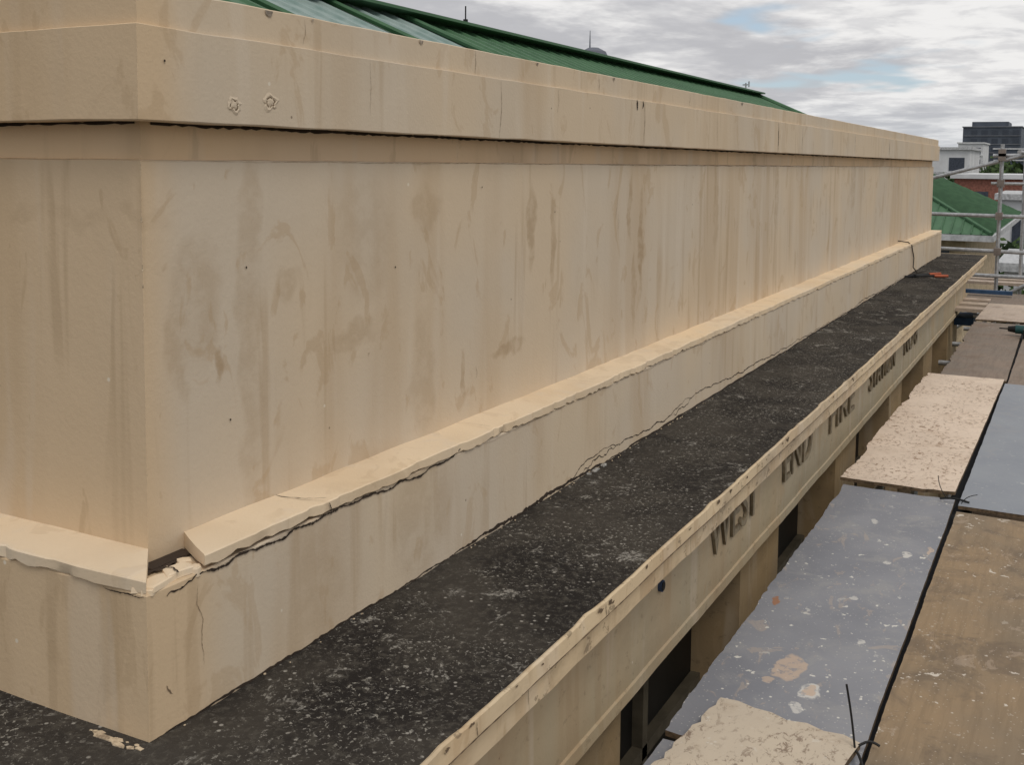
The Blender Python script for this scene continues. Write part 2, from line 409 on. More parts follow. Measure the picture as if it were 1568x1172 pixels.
chunk(rr,(1.470,1.70,-1.169),(0.007,0.028,0.0015),0.1,301); chunk(rr,(1.464,1.655,-1.169),(0.006,0.018,0.0015),0.3,302)
rr.obj('mortar_crumbs',M_rub,pw)
sm=MB()
for (x,s) in((3.72,0.025),(3.80,0.016),(3.66,0.010)):
    chunk(sm,(x,1.590,-1.168),(s,0.009,0.003),0.05,int(x*100))
sm.obj('mortar_smears',simple('grey_mortar',(0.30,0.29,0.27),0.95,0,0.5,90),pw)

# ---------------------------------------------------------------- cornice + facade
hb=empty('rendered_facade_building')
sweep('ledge_membrane',[(0.05,-1.168),(0.12,-1.170),(0.636,-1.176)],M_slab,hb,zamp=2.0,amp=1)
def lipchip(t,d,z):
    if d>0.63 and z>-1.2: return max(0,noise.noise(Vector((t*8,7,z*20)))-0.25)*0.02+0.002*noise.noise(Vector((t*30,1,2)))
    return 0
sweep('cornice_edge',[(0.631,-1.1765),(0.638,-1.1735),(0.645,-1.176),(0.646,-1.214),(0.643,-1.217),(0.618,-1.219),(0.616,-1.224),(0.615,-1.306),(0.610,-1.310),(0.42,-1.312)],M_fascia,hb,amp=1.4,zamp=1.6,pstep=0.03,dragged=lipchip)
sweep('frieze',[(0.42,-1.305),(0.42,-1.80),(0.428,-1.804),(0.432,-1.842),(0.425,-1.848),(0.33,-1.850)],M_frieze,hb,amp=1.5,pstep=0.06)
fc=MB()
for i in range(46):
    x=1.2+13*random.random()**1.3; w=random.uniform(0.006,0.03); z=random.uniform(-1.192,-1.176)
    crack([(x,z),(x+w,z+random.uniform(-.003,.003))],random.uniform(0.003,0.010),d=0.646,mb=fc,levels=3,rough=0.2)
for (x,w) in((2.55,0.03),(2.62,0.02),(2.9,0.015),(3.6,0.03),(3.75,0.02),(4.6,0.05),(6.1,0.07)):
    crack([(x,-1.18),(x+w,-1.183)],0.014,d=0.646,mb=fc,levels=3,rough=0.25)
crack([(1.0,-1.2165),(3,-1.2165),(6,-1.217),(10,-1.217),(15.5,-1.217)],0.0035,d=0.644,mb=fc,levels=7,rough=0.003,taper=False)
for x in(1.9,2.6,3.9,5.7): crack([(x,-1.178),(x+.004,-1.215)],0.003,d=0.646,mb=fc,rough=0.06)
for x in(2.2,3.4,5.2,6.4): crack([(x,-1.225),(x+.006,-1.30)],0.0018,d=0.616,mb=fc,rough=0.06)
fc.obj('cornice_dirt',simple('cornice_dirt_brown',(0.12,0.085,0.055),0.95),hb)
fb=MB()
fy=1.38; wins=[]; x=1.2
while x<14: wins.append((x,x+1.55)); x+=2.3
prev=0.98
for a,b in wins:
    fb.box(prev,a,fy,fy+0.30,-4.2,-1.848,0)
    fb.box(a,b,fy+0.02,fy+0.30,-4.2,-3.3,0)
    fb.box(a-0.04,b+0.04,fy-0.05,fy+0.1,-3.36,-3.28,0)
    fb.box(a,b,fy+0.24,fy+0.28,-3.3,-1.848,1)
    fb.box((a+b)/2-0.03,(a+b)/2+0.03,fy+0.19,fy+0.24,-3.28,-1.85,2)
    fb.box(a,b,fy+0.19,fy+0.239,-2.6,-2.54,2)
    prev=b
fb.box(prev,XE+0.34,fy,fy+0.3,-4.2,-1.848,0)
fb.box(0.98,XE+0.34,fy+0.01,fy+0.35,GZ,-4.2,0)
fb.box(0.98,1.3,fy+0.31,7,GZ,-1.85,0); fb.box(XE,XE+0.34,fy+0.31,7,GZ,-1.2,0)
fb.box(1.3,XE,2.2,2.3,GZ,-1.3,1)
fb.obj('lower_wall_with_windows',[M_brownwall,M_glass,simple('window_frame',(0.10,0.085,0.06))],hb)
for i,(w,x0,x1) in enumerate((('WEST',4.24,4.98),('END',5.5,6.14),('FIRE',6.65,7.45),('STATION',8.05,9.25),('NO 8',9.8,10.6))):
    cu=D.curves.new('t','FONT'); cu.body=w; cu.size=0.33; cu.extrude=0.006
    to=D.objects.new('t',cu); scene.collection.objects.link(to)
    dg=bpy.context.evaluated_depsgraph_get(); me=D.meshes.new_from_object(to.evaluated_get(dg)); D.objects.remove(to)
    xs=[v.co.x for v in me.vertices]; mn=min(xs); sc=(x1-x0)/(max(xs)-mn)
    for v in me.vertices:
        vx=(v.co.x-mn)*sc+x0; v.co=Vector((vx,1.296-v.co.z-0.006,-1.640+v.co.y*0.90))
    me.materials.clear(); me.materials.append(M_letter)
    o=D.objects.new('raised_letters_'+w.lower().replace(' ','_'),me); scene.collection.objects.link(o); o.parent=hb
vp=MB(); vp.tube((3.66,1.31,-1.545),(3.66,1.286,-1.545),0.022,20,0); vp.tube((3.66,1.288,-1.545),(3.66,1.283,-1.545),0.017,20,1)
vp.obj('vent_pipe_end',[simple('dark_blue_plastic',(0.03,0.05,0.10),0.5),M_black],hb)

# ---------------------------------------------------------------- green roof
gr=empty('green_metal_roof')
def m_green(name,col,col2):
    k=NT(name,0.55,0.35)
    n=k.noise(k.map((0.5,3,3)),2.0,3)
    return k.done(k.mix(k.rng(n,0.35,0.65),col,col2))
M_green=m_green('green_metal',(0.045,0.115,0.055),(0.06,0.145,0.07))
M_trans=m_green('weathered_fibreglass',(0.26,0.33,0.31),(0.17,0.25,0.23))
def roof(name,xa,xb,ye,ze,yr,zr,par,rib=0.19,mat_fn=None):
    V=[];F=[];fm=[];x=xa;xs=[]
    while x<xb:
        for dx,h in((0,0),(rib*0.70,0),(rib*0.76,0.014),(rib*0.90,0.014)): xs.append((x+dx,h))
        x+=rib
    for (x,h) in xs:
        V+= [(x,ye,ze+h),(x,(ye+yr)/2,(ze+zr)/2+h),(x,yr,zr+h)]
    for i in range(len(xs)-1):
        for k in(0,1):
            F.append((i*3+k,(i+1)*3+k,(i+1)*3+k+1,i*3+k+1)); fm.append(mat_fn(xs[i][0]) if mat_fn else 0)
    return obj(name,V,F,None,par,None,[M_green,M_trans],fm)
RY,RZ,RX,RA=3.8,0.90,13.8,2.3
roof('roof_slope',RA,RX,2.0,0.12,RY,RZ,gr,mat_fn=lambda x:1 if (3.9<x<4.75 or 4.95<x<5.6) else 0)
roof('roof_slope_back',RA,RX,5.6,0.12,RY,RZ,gr)
g=MB(); g.box(RA,RX+0.05,RY-0.16,RY+0.16,RZ+0.008,RZ+0.026); g.tube((RA,RY,RZ+0.022),(RX+0.06,RY,RZ+0.022),0.02,10)
for p in ((2.0,0.10),(5.6,0.10)):
    g.tube((RX+0.02,p[0],p[1]+0.03),(RX+0.02,RY,RZ+0.02),0.03,8)
for x in (4.85,3.85,5.66): g.tube((x,2.0,0.15),(x,RY,RZ+0.02),0.018,6)
g.obj('ridge_and_barge_capping',M_green,gr)
gw=MB()
gw.v+=[(RX,2.0,-1),(RX,5.6,-1),(RX,5.6,0.1),(RX,RY,RZ),(RX,2.0,0.1)]; gw.f.append((0,1,2,3,4)); gw.m.append(0)
gw.box(RA,RX,2.06,2.1,-1,0.11); gw.obj('gable_wall',M_brownwall,gr)
an=MB()
an.tube((6.5,RY,RZ),(6.5,RY,RZ+0.07),0.011,8); an.tube((6.5,RY,RZ+0.07),(6.5,RY,RZ+0.17),0.005,6); an.tube((6.5,RY,RZ+0.06),(6.5,RY,RZ+0.08),0.017,8)
an.obj('roof_finial',M_darksteel)
an=MB(); an.tube((13.5,RY,RZ),(13.5,RY,RZ+0.13),0.010,8); an.tube((13.5,RY-0.04,RZ+0.11),(13.5,RY+0.04,RZ+0.11),0.008,8); an.tube((13.5,RY-0.04,RZ+0.08),(13.5,RY-0.04,RZ+0.15),0.010,8)
an.obj('roof_camera_mast',M_steel)

# ---------------------------------------------------------------- scaffold deck
sd=empty('scaffold_platform')
def deck_mat(name,c1,c2,splat=(0.7,0.68,0.62),sa=0.5,dirt=(0.16,0.10,0.06),da=0.4,grain=0.0,seed=0,rough=0.7,peel=0.0,peelc=(0.25,0.16,0.09),patch=0.0,spots=()):
    k=NT(name,rough,0.3)
    a=k.noise(k.map((1,1,1),(seed,0,0)),2.0,3,0.6)
    col=k.mix(k.rng(a,0.35,0.65),c1,c2)
    if grain:
        g=k.noise(k.map((3,34,3),(seed,0,0)),1.0,5,0.65,0.5)
        col=k.mix(k.mth('MULTIPLY',k.rng(g,0.42,0.66),grain),col,tuple(x*0.5 for x in c1))
    d=k.noise(k.map((1,1,1),(seed+5,0,0)),5,5,0.72,0.6)
    col=k.mix(k.mth('MULTIPLY',k.rng(d,0.50,0.68),da),col,dirt)
    if peel:
        p=k.noise(k.map((1,1.5,1),(seed+8,0,0)),22,6,0.80,0.6)
        p2=k.noise(k.map((1,1,1),(seed+9,0,0)),3.0,3)
        col=k.mix(k.mth('MULTIPLY',k.mth('MULTIPLY',k.rng(p,0.53,0.59),k.rng(p2,0.34,0.58,0.1,1)),peel),col,peelc)
    if patch:
        q=k.noise(k.map((1,1.4,1),(seed+12,2,0)),5.5,5,0.7,1.0)
        col=k.mix(k.mth('MULTIPLY',k.rng(q,0.60,0.64),patch),col,(0.50,0.40,0.31))
    if spots:
        sx=k.wobble(16,(0.07,0.06,0.0)); br=k.rng(k.noise(k.co,30,4,0.7),0.36,0.5,0.2,1)
        for (x,y,a_,b_,st,cc) in spots:
            dx=k.mth('DIVIDE',k.mth('SUBTRACT',sx.outputs[0],x+0.035),a_)
            dy=k.mth('DIVIDE',k.mth('SUBTRACT',sx.outputs[1],y+0.03),b_)
            r=k.mth('ADD',k.mth('MULTIPLY',dx,dx),k.mth('MULTIPLY',dy,dy))
            col=k.mix(k.mth('MULTIPLY',k.rng(r,0.8,1.15,st,0.0),br),col,cc)
    s=k.noise(k.map((1,1,1),(seed+2,1,0)),22,3,0.6,0.3)
    s0=k.noise(k.map((1,1,1),(seed+7,1,0)),2.6,2)
    col=k.mix(k.mth('MULTIPLY',k.mth('MULTIPLY',k.rng(s,0.66,0.68),k.rng(s0,0.42,0.55,0.3,1)),sa),col,splat)
    v=k.vor(k.map((1,1,1),(seed+1,0,0)),17)
    col=k.mix(k.mth('MULTIPLY',k.mth('MULTIPLY',k.rng(v,0.06,0.10,1,0),k.rng(s0,0.45,0.52,0.3,1)),sa),col,splat)
    v=k.vor(k.map((1,1,1),(seed+3,4,0)),55)
    col=k.mix(k.mth('MULTIPLY',k.rng(v,0.09,0.18,1,0),sa*0.4),col,splat)
    n=k.bump(d,0.2,0.006); n=k.bump(k.noise(k.co,60,2),0.2,0.003,n)
    return k.done(col,n)
PE=(0.55,0.42,0.32); WH=(0.62,0.60,0.56); RU=(0.34,0.16,0.08)
DM={
 'cream':deck_mat('cream_painted_ply',(0.62,0.53,0.41),(0.55,0.47,0.37),sa=0.4,da=0.45,dirt=(0.34,0.25,0.17),seed=2,peel=0.85,peelc=(0.20,0.14,0.10)),
 'grey':deck_mat('grey_painted_ply',(0.215,0.222,0.248),(0.27,0.275,0.298),sa=0.9,dirt=(0.33,0.325,0.32),da=0.55,seed=5,rough=0.5,patch=0.35,
    spots=((3.45,0.70,0.055,0.036,0.9,WH),(3.45,0.70,0.04,0.024,0.9,PE),(3.58,0.80,0.10,0.05,0.8,PE),(3.33,0.72,0.035,0.02,0.8,WH),(3.46,0.84,0.03,0.016,0.7,PE),
           (4.12,0.985,0.05,0.014,0.9,RU),(4.9,0.60,0.04,0.02,0.9,WH),(4.75,0.66,0.02,0.012,0.8,WH),(4.3,0.72,0.03,0.012,0.7,WH),(5.3,0.8,0.03,0.014,0.7,WH),(3.9,0.62,0.025,0.014,0.8,WH),(5.0,0.52,0.06,0.012,0.8,PE))),
 'peel':deck_mat('peeling_cream_ply',(0.74,0.61,0.49),(0.66,0.54,0.43),sa=0.2,da=0.4,dirt=(0.52,0.39,0.28),seed=8,peel=0.95,peelc=(0.27,0.17,0.105)),
 'brown':deck_mat('dirty_brown_ply',(0.26,0.20,0.155),(0.22,0.18,0.145),sa=0.2,da=0.4,seed=11,grain=0.35),
 'ply':deck_mat('weathered_plywood',(0.31,0.22,0.13),(0.235,0.18,0.12),sa=1.0,splat=(0.60,0.54,0.46),da=0.6,dirt=(0.14,0.105,0.075),seed=14,grain=0.3,patch=0.3),
 'blue':deck_mat('bluegrey_ply',(0.235,0.255,0.29),(0.27,0.29,0.32),sa=0.3,dirt=(0.33,0.32,0.31),da=0.3,seed=17,rough=0.5),
 'pink':deck_mat('pale_board',(0.54,0.44,0.35),(0.48,0.39,0.32),sa=0.2,da=0.4,seed=20,grain=0.2)}
M_plyedge=simple('ply_edge',(0.13,0.09,0.055),0.9,0,0.4,50)
def sheet(name,x0,x1,y0,y1,z,mat,tilt=0.0,yaw=0.0,th=0.018,rag=0.003,torn=0.0):
    V=[];F=[];fm=[]; nx=max(2,int((x1-x0)/0.03)); ny=max(2,int((y1-y0)/0.05))
    cx,cy=(x0+x1)/2,(y0+y1)/2
    for i in range(nx+1):
        for j in range(ny+1):
            x=x0+(x1-x0)*i/nx; y=y0+(y1-y0)*j/ny
            e=rag*noise.noise(Vector((x*5,y*5,z)))+ (rag*0.7*noise.noise(Vector((x*30,y*30,z))))
            if i in(0,nx): x+=e*1.6+(torn*0.5*noise.noise(Vector((2,y*14,z))) if torn else 0)
            if j==0: y+=e*0.6
            if j==ny: y+=e-torn*max(0,noise.noise(Vector((x*3.3,1,z)))-0.1)-torn*0.35*max(0,noise.noise(Vector((x*25,1,z))))
            zz=z+tilt*(x-x0)+0.005*noise.noise(Vector((x*1.2,y*1.5,x0)))
            dx,dy=x-cx,y-cy; x=cx+dx-dy*yaw; y=cy+dy+dx*yaw
            V.append((x,y,zz))
    m=len(V); V+=[(a,b,c-th) for a,b,c in V]
    id=lambda i,j:i*(ny+1)+j
    for i in range(nx):
        for j in range(ny):
            F.append((id(i,j),id(i+1,j),id(i+1,j+1),id(i,j+1))); fm.append(0)
            F.append((m+id(i,j),m+id(i,j+1),m+id(i+1,j+1),m+id(i+1,j))); fm.append(1)
    for i in range(nx):
        for j in(0,ny): F.append((id(i,j),id(i+1,j),m+id(i+1,j),m+id(i,j))); fm.append(1)
    for j in range(ny):
        for i in(0,nx): F.append((id(i,j),id(i,j+1),m+id(i,j+1),m+id(i,j))); fm.append(1)
    return obj(name,V,F,None,sd,40,[mat,M_plyedge],fm)
DZ=-1.70
sheet('deck_sheet_near',0.6,3.20,0.66,1.10,DZ+0.014,DM['cream'],yaw=-0.13,torn=0.06)
sheet('deck_sheet_grey',3.00,5.84,0.488,1.045,DZ-0.012,DM['grey'],tilt=0.003,yaw=0.003,torn=0.035)
sheet('deck_sheet_under',0.6,2.96,0.49,1.03,DZ-0.02,DM['grey'])
sheet('deck_sheet_peeling',5.89,9.30,0.482,1.06,DZ+0.020,DM['peel'],yaw=-0.010,torn=0.05)
sheet('deck_sheet_brown',9.38,12.9,0.465,0.97,DZ-0.010,DM['brown'],yaw=0.006,torn=0.05)
sheet('deck_sheet_far',12.98,14.6,0.45,0.96,DZ+0.010,DM['pink'],yaw=-0.02)
sheet('deck_sheet_end',14.75,16.4,0.43,1.3,DZ-0.05,DM['brown'],yaw=0.02)
sheet('deck_sheet_outer_ply',0.4,5.64,-0.76,0.466,DZ-0.002,DM['ply'])
sheet('deck_sheet_outer_blue',5.70,9.2,-0.76,0.460,DZ+0.008,DM['blue'],yaw=-0.003)
sheet('deck_sheet_outer_brown',9.26,12.9,-0.76,0.44,DZ-0.006,DM['brown'])
sheet('deck_sheet_outer_pale',12.98,16.4,-0.76,0.42,DZ+0.012,DM['pink'])
fr=MB()
fr.box(0.4,16.4,0.42,0.53,DZ-0.09,DZ-0.042,0)  # dark channel added under the sheet gap to make it read black
for x in [1.0+1.21*i for i in range(13)]: fr.tube((x,-0.9,DZ-0.125),(x,1.10,DZ-0.125),0.024,10,1)
for y in(-0.8,0.96): fr.tube((0.3,y,DZ-0.175),(16.6,y,DZ-0.175),0.024,10,1)
for x in [0.5+2.45*i for i in range(7)]:
    fr.tube((x,0.93,GZ),(x,0.93,DZ-0.07),0.024,10,1); fr.tube((x,-0.92,GZ),(x,-0.92,DZ-0.02),0.024,10,1)
for zz in(-3.8,-5.9): 
    fr.box(0.4,16.4,-0.8,1.0,zz-0.04,zz,2)
fr.obj('scaffold_frame_and_gap_backing',[M_darksteel,M_steel,M_plyedge],sd)
tw=MB()
def wire(p,q,bend,r=0.0026):
    p=Vector(p);q=Vector(q);pts=[p.lerp(q,t/6)+Vector(bend)*math.sin(math.pi*t/6) for t in range(7)]
    tw.path(pts,r,6)
wire((3.12,0.50,DZ),(3.14,0.535,DZ+0.19),(0.01,0.0,0),0.0032); wire((3.12,0.50,DZ+0.008),(3.02,0.46,DZ+0.01),(0,0,0.01),0.004)
wire((3.14,0.50,DZ+0.008),(3.17,0.44,DZ+0.012),(0.01,0,0.01),0.004)
wire((5.80,0.53,DZ+0.01),(5.85,0.58,DZ+0.11),(0.0,0.01,0),0.002); wire((5.75,0.46,DZ),(5.70,0.38,DZ+0.08),(0.0,0.01,0.01),0.002)
wire((5.78,0.56,DZ+0.012),(5.77,0.42,DZ+0.014),(0,0,0.01),0.006)
tw.obj('black_tie_wires',M_black,sd)

# scaffold guard rail at far end
sg=MB()
SX=16.3
sg.tube((SX,0.98,GZ),(SX,0.98,0.32),0.027,12); sg.tube((SX,2.3,GZ),(SX,2.3,-0.6),0.024,10)
sg.tube((SX,-0.9,GZ),(SX,-0.9,0.3),0.024,10)
sg.tube((SX-0.05,-1.1,-0.68),(SX-0.05,2.5,-0.66),0.027,10); sg.tube((SX-0.05,-1.1,-1.18),(SX-0.05,2.5,-1.14),0.027,10)
sg.tube((SX+0.05,2.3,-0.28),(SX+0.05,0.4,0.26),0.027,10)
sg.tube((SX+0.06,1.1,0.16),(SX+0.06,-1.1,0.20),0.027,10)
sg.tube((SX-0.05,-1.1,-0.22),(SX-0.05,1.1,-0.22),0.02,10)
sg.tube((SX-1.0,0.72,0.20),(SX+1.2,0.72,0.22),0.027,10); sg.tube((SX+0.9,0.72,GZ),(SX+0.9,0.72,0.3),0.027,10)
sg.tube((SX+1.6,0.3,-1.5),(SX+1.6,1.9,-2.7),0.027,10); sg.tube((SX+0.2,0.4,-1.5),(SX+0.2,1.9,-2.4),0.027,10)
sg.tube((SX-0.05,0.3,-1.5),(SX-0.05,2.4,-1.5),0.027,10)
for (y,z) in((0.98,-0.67),(0.98,-1.16),(0.98,0.14),(0.98,0.2),(0.98,-0.22),(2.3,-0.66)):
    sg.box(SX-0.09,SX+0.05,y-0.045,y+0.045,z-0.05,z+0.05,1)
sg.obj('scaffold_guard_rail',[M_steel,simple('rusty_coupler',(0.22,0.19,0.17),0.6,0.4)],None,30)
bd=MB()
for i,(x,y,z,c) in enumerate(((16.6,0.9,-1.62,0),(16.9,0.95,-1.60,0),(17.3,0.8,-1.63,1),(17.9,0.9,-1.66,0))):
    bd.box(x,x+0.22,y-0.7,y+0.75,z-0.04,z,c)
for i in range(3): bd.box(14.2+0.5*i,14.45+0.5*i,0.98,1.7,-1.77,-1.73,0)
bd.box(15.0,15.6,1.15,1.8,-2.05,-1.95,2)
bd.box(15.9,15.98,0.75,1.35,-1.72,-1.67,2)
bd.obj('scaffold_planks',[DM['pink'],DM['ply'],simple('blue_tarp',(0.035,0.075,0.15),0.7)])
dr=MB(); c=Vector((12.0,0.47,DZ+0.06))
dr.tube(c+Vector((0,-.13,0)),c+Vector((0,.05,0)),0.045,14,0); dr.tube(c+Vector((0,.05,0)),c+Vector((0,.12,0)),0.038,14,1,0.026)
dr.tube(c+Vector((0,.12,0)),c+Vector((0,.2,0)),0.007,8,1); dr.tube(c+Vector((0.0,-.07,-.01)),c+Vector((-.16,-.09,-.02)),0.022,10,0)
dr.box(c.x-0.24,c.x-0.15,c.y-0.14,c.y-0.03,c.z-0.055,c.z+0.03,1)
dr.obj('cordless_drill',[simple('teal_plastic',(0.02,0.08,0.08),0.4),M_black],None,40)
bc=MB(); zb=-1.152
bc.tube((12.0,1.50,zb),(12.13,1.33,zb),0.011,8,1); bc.tube((12.13,1.33,zb),(12.19,1.20,zb),0.015,8,0)
bc.tube((12.03,1.52,zb),(12.28,1.40,zb),0.011,8,1); bc.tube((12.28,1.40,zb),(12.42,1.30,zb),0.015,8,0)
bc.tube((12.03,1.51,zb),(11.90,1.59,zb),0.020,8,2,0.008); bc.tube((12.02,1.51,zb-0.012),(12.02,1.51,zb+0.018),0.026,10,2)
bc.obj('bolt_cutters',[simple('red_handle',(0.35,0.08,0.03),0.5),M_black,M_darksteel],None,40)
cb=MB()
pts=[(12.2,1.73,-0.80),(12.25,1.62,-0.815),(12.3,1.59,-0.85),(12.5,1.588,-1.0),(12.45,1.585,-1.1),(12.5,1.55,-1.16),(12.9,1.5,-1.165)]
cb.path(pts,0.006,6); cb.obj('hanging_cable',simple('brown_cable',(0.05,0.04,0.03)))

# ---------------------------------------------------------------- ground and distance
def m_ground():
    k=NT('asphalt_and_yards',0.9,0.2)
    n=k.noise(k.co,0.035,3); c=k.mix(k.rng(n,0.45,0.55),(0.055,0.055,0.055),(0.10,0.095,0.085))
    n2=k.noise(k.map((1,1,1),(50,0,0)),0.02,4); c=k.mix(k.rng(n2,0.52,0.6),c,(0.045,0.075,0.03))
    c=k.mix(k.rng(k.noise(k.co,3,3),0.3,0.7,0,0.3),c,(0.14,0.13,0.12))
    return k.done(c)
gm=MB(); gm.v=[(-3000,-3000,GZ),(6000,-3000,GZ),(6000,3000,GZ),(-3000,3000,GZ)]; gm.f=[(0,1,2,3)]; gm.m=[0]
gm.obj('ground',m_ground())
M_bwhite=simple('white_wall',(0.62,0.63,0.64),0.8,0,0.1,0.5)
M_bdark=simple('dark_tower',(0.08,0.095,0.12),0.6,0,0.2,0.2)
M_bwin=simple('far_glass',(0.05,0.06,0.08),0.3)
M_bred=simple('brick_red',(0.26,0.11,0.08),0.85)
M_btan=simple('tan_building',(0.42,0.33,0.22),0.85)
M_broof=simple('pale_roof',(0.45,0.46,0.47),0.6)
def building(name,x0,x1,y0,y1,z1,mats,floor=3.2,col=3.0,roof=None):
    mb=MB(); mb.box(x0,x1,y0,y1,GZ,z1,0)
    z=z1-1.0
    while z-1.8>GZ:
        y=y0+0.6
        while y+col*0.6<y1:
            mb.box(x0-0.06,x0+0.05,y,y+col*0.62,z-1.7,z,1); y+=col
        mb.box(x0-0.25,x0-0.07,y0,y1,z-2.15,z-1.85,2)
        z-=floor
    mb.box(x0-0.3,x1+0.3,y0-0.3,y1+0.3,z1,z1+0.35,2)
    if roof: 
        for (a,b,c,d,h) in roof: mb.box(a,b,c,d,z1+0.35,z1+0.35+h,0)
    return mb.obj(name,mats)
building('apartment_tower',420,450,19.5,38.5,14.2,[M_bdark,M_bwin,simple('tower_slab',(0.16,0.17,0.19))],3.0,3.4,[(425,445,24,36,1.8)])
building('apartment_tower',330,345,14,22,5.0,[M_bdark,M_bwin,M_bwhite],3.0,2.6)
building('white_block',300,318,22.5,28.5,6.0,[M_bwhite,M_bwin,M_bwhite],3.0,2.2)
building('white_block',150,165,12.8,17.5,2.2,[M_bwhite,M_bwin,M_broof],3.0,3.0)
building('brick_warehouse',92,110,1.0,8.9,-0.9,[M_bred,M_bwin,M_bwhite],3.2,2.4)
building('white_block',70,80,-1,4.2,-1.9,[M_bwhite,M_bwin,M_broof],3.0,2.4)
building('tan_block',230,250,28,60,4.0,[M_btan,M_bwin,M_bwhite],3.0,3.0)
building('office_block',500,540,-60,10,12,[M_bwhite,M_bwin,M_bdark],3.5,4.0)
building('white_block',48,56,0.6,2.6,-4.2,[M_bwhite,M_bwin,M_broof],3.0,2.0)
gh=empty('green_roofed_house')
hb2=MB(); hb2.box(27.5,40,2.35,8,GZ,-1.55,0)
for i in range(3): hb2.box(27.42,27.55,2.7+i*0.8,3.2+i*0.8,-2.7,-1.95,1)
hb2.obj('house_walls',[M_btan,M_bwin],gh)
V=[(26.8,1.75,-1.55),(41,1.75,-1.55),(41,8.4,-1.55),(26.8,8.4,-1.55),(31,5.0,0.05),(38,5.0,0.05)]
obj('hip_roof',V,[(0,1,5,4),(1,2,5),(2,3,4,5),(3,0,4)],M_green,gh)
m=MB(); m.box(26.75,41.05,1.7,8.45,-1.70,-1.56,0)
for i in range(30):
    y=1.75+i*0.22
    t=min(1,(y-1.75)/3.25) if y<5 else max(0,(8.4-y)/3.4)
    m.tube((26.8,y,-1.53),(26.8+4.2*t,y,-1.53+1.6*t+0.001),0.014,5,1)
for i in range(48):
    x=26.8+i*0.3; t=1 if 31<=x<=38 else ((x-26.8)/4.2 if x<31 else (41-x)/3)
    t=max(0,min(1,t)); m.tube((x,1.75,-1.53),(x,1.75+3.25*t+0.001,-1.53+1.6*t),0.014,5,1)
m.tube((26.8,1.75,-1.52),(31,5.0,0.08),0.05,6,1); m.tube((31,5,0.08),(38,5,0.08),0.06,6,1)
m.obj('gutter_and_ribs',[M_broof,M_green],gh)
st=MB()
cx,cy=300*math.cos(math.radians(23.6)),300*math.sin(math.radians(23.6))
st.tube((cx,cy,GZ),(cx,cy,29.0),4.2,16,0); st.tube((cx,cy,29.0),(cx,cy,30.6),4.2,16,1,3.4); st.tube((cx,cy,30.6),(cx,cy,31.6),3.4,16,1,1.5)
st.tube((cx+1,cy+1.5,31),(cx+1,cy+1.5,36.5),0.22,6,2,0.08); 
for i in range(8): 
    a=i*math.pi/4; st.box(cx+4.1*math.cos(a)-.5,cx+4.1*math.cos(a)+.5,cy+4.1*math.sin(a)-.5,cy+4.1*math.sin(a)+.5,20,28.5,2)
st.obj('round_tower_with_mast',[M_bdark,simple('tower_cap',(0.13,0.14,0.17)),M_bdark])

def m_leaf():
    k=NT('foliage',0.8,0.2); n=k.noise(k.co,1.2,3)
    return k.done(k.mix(k.rng(n,0.35,0.65),(0.018,0.035,0.012),(0.06,0.10,0.03)))
M_leaf=m_leaf(); M_bark=simple('bark',(0.10,0.08,0.06),0.9)
def tree(mb,x,y,h,r,rnd,leaf=0.35,cnt=900):
    mb.tube((x,y,GZ),(x,y,GZ+h*0.55),r*0.09,8,1,r*0.05)
    cl=[]
    for i in range(11):
        a=rnd.uniform(0,6.28);q=r*rnd.uniform(0.1,0.75);cz=GZ+h*rnd.uniform(0.5,0.9)
        c=Vector((x+q*math.cos(a),y+q*math.sin(a),cz)); cl.append((c,r*rnd.uniform(0.25,0.5)))
        mb.tube((x,y,GZ+h*0.42),c,r*0.03,5,1,r*0.01)
    for i in range(cnt):
        c,cr=rnd.choice(cl); d=Vector((rnd.gauss(0,1),rnd.gauss(0,1),rnd.gauss(0,0.75))); d.normalize()
        p=c+d*cr*rnd.uniform(0.55,1.1); u=Vector((rnd.gauss(0,1),rnd.gauss(0,1),rnd.gauss(0,1))).normalized(); v=u.orthogonal().normalized()
        s=leaf*rnd.uniform(0.5,1.2); b=len(mb.v)
        mb.v+=[tuple(p-u*s),tuple(p+v*s*0.5),tuple(p+u*s),tuple(p-v*s*0.5)]; mb.f.append((b,b+1,b+2,b+3)); mb.m.append(0)
rnd=random.Random(11); tm=MB()
for (x,y,h,r) in((60,2.0,5.6,2.4),(62,5.0,5.8,2.6),(58,-1.5,5.2,2.2),(46,3.2,4.2,1.8),(84,0.5,6.4,2.6),(52,-3,4.4,2),(44,5.5,5,2),(120,7,7.5,4),(125,1,7.6,4),(130,13,8,4),(128,-6,8,4),(200,14,9,6),(200,2,9,6),(205,26,9.4,6),(200,-10,9,6),(36,0.7,3.6,1.5)):
    tree(tm,x,y,h,r,rnd,0.22+r*0.05,800)
for i in range(60):
    x=rnd.uniform(260,420);y=rnd.uniform(-60,90); tree(tm,x,y,rnd.uniform(8,10.5),6,rnd,1.3,120)
tm.obj('distant_trees',[M_leaf,M_bark])

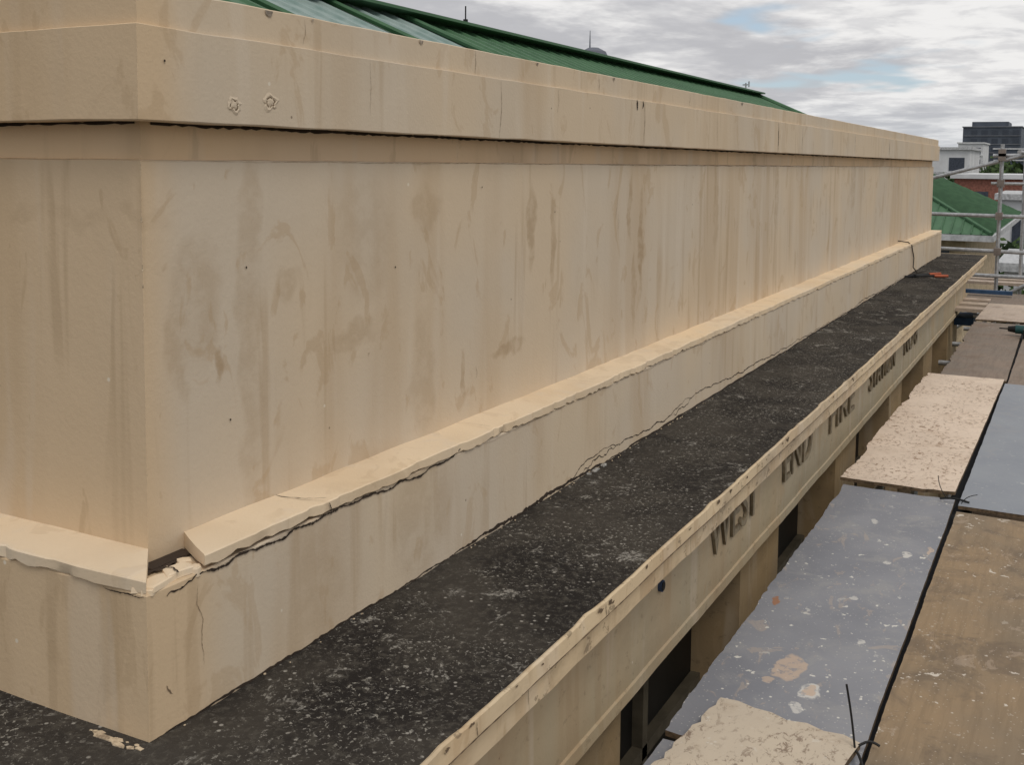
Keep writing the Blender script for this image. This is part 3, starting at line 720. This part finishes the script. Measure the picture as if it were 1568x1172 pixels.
# ---------------------------------------------------------------- world
w=D.worlds.new('World'); scene.world=w; w.use_nodes=True
nt=w.node_tree; N=nt.nodes; L=nt.links; bg=N['Background']; bg.inputs[1].default_value=0.112
sunv=Vector((-0.42,-0.58,1.0)).normalized()
sky=N.new('ShaderNodeTexSky'); sky.sky_type='NISHITA'; sky.sun_disc=False
sky.sun_elevation=math.asin(sunv.z); sky.sun_rotation=math.atan2(sunv.x,sunv.y)%(2*math.pi)
tc=N.new('ShaderNodeTexCoord'); sep=N.new('ShaderNodeSeparateXYZ'); L.new(tc.outputs['Generated'],sep.inputs[0])
def M(op,a,b=0.0):
    n=N.new('ShaderNodeMath'); n.operation=op
    for i,v in enumerate((a,b)):
        if isinstance(v,bpy.types.NodeSocket): L.new(v,n.inputs[i])
        else: n.inputs[i].default_value=v
    return n.outputs[0]
zz=M('ADD',M('MAXIMUM',sep.outputs[2],0.0),0.09)
cmb=N.new('ShaderNodeCombineXYZ'); L.new(M('DIVIDE',sep.outputs[0],zz),cmb.inputs[0]); L.new(M('DIVIDE',sep.outputs[1],zz),cmb.inputs[1])
def wn(scale,det,rough,dist,loc):
    mp=N.new('ShaderNodeMapping'); mp.inputs['Location'].default_value=loc; L.new(cmb.outputs[0],mp.inputs[0])
    n=N.new('ShaderNodeTexNoise'); n.inputs['Scale'].default_value=scale; n.inputs['Detail'].default_value=det
    n.inputs['Roughness'].default_value=rough; n.inputs['Distortion'].default_value=dist; L.new(mp.outputs[0],n.inputs['Vector']); return n.outputs['Fac']
def R(v,a,b,c=0,d=1):
    n=N.new('ShaderNodeMapRange'); n.interpolation_type='SMOOTHSTEP'; L.new(v,n.inputs[0])
    for i,x in enumerate((a,b,c,d)): n.inputs[i+1].default_value=x
    return n.outputs[0]
def MX(f,a,b):
    n=N.new('ShaderNodeMix'); n.data_type='RGBA'
    if isinstance(f,bpy.types.NodeSocket): L.new(f,n.inputs[0])
    else: n.inputs[0].default_value=f
    for s,v in((n.inputs[6],a),(n.inputs[7],b)):
        if isinstance(v,bpy.types.NodeSocket): L.new(v,s)
        else: s.default_value=(*v,1)
    return n.outputs[2]
cover=wn(0.50,4,0.6,0.2,(3.6,1.6,0)); shade=wn(1.0,6,0.6,0.2,(11,4,0)); wisp=wn(3.2,5,0.6,0.2,(2,9,0))
cl=MX(R(shade,0.40,0.58),(4.5,4.5,4.7),(7.8,7.7,7.6))
cl=MX(R(wisp,0.44,0.62,0,0.5),cl,(4.8,4.8,5.0))
skyc=MX(0.55,sky.outputs[0],(4.4,5.3,6.3))
col=MX(R(cover,0.345,0.42),skyc,cl)
hz=R(sep.outputs[2],0.0,0.08,0.5,0.0)
col=MX(hz,col,(5.0,5.35,5.7))
L.new(col,bg.inputs[0])
sl=D.lights.new('sun','SUN'); sl.energy=1.2; sl.angle=math.radians(22); sl.color=(1.0,0.94,0.85)
so=D.objects.new('sun',sl); scene.collection.objects.link(so); so.rotation_euler=(-sunv).to_track_quat('-Z','Y').to_euler(); so.location=(0,-5,20)

# ---------------------------------------------------------------- camera
al=math.radians(27.76); th=math.radians(4.95); s=0.0097
F0=Vector((math.cos(al),math.sin(al),0)); Rv=Vector((math.sin(al),-math.cos(al),0)); Z=Vector((0,0,1))
Fv=F0*math.cos(th)-Z*math.sin(th); U=F0*math.sin(th)+Z*math.cos(th)
cx_=(Rv+U*s).normalized(); cy_=(U-Rv*s).normalized(); cz_=-Fv
cam=D.cameras.new('camera'); co=D.objects.new('camera',cam); scene.collection.objects.link(co)
co.matrix_world=Matrix(((cx_.x,cy_.x,cz_.x,0),(cx_.y,cy_.y,cz_.y,0),(cx_.z,cy_.z,cz_.z,0),(0,0,0,1)))
cam.sensor_width=36; cam.lens=36*1650/1568; cam.shift_y=-194/1568; cam.clip_start=0.05; cam.clip_end=9000
scene.camera=co
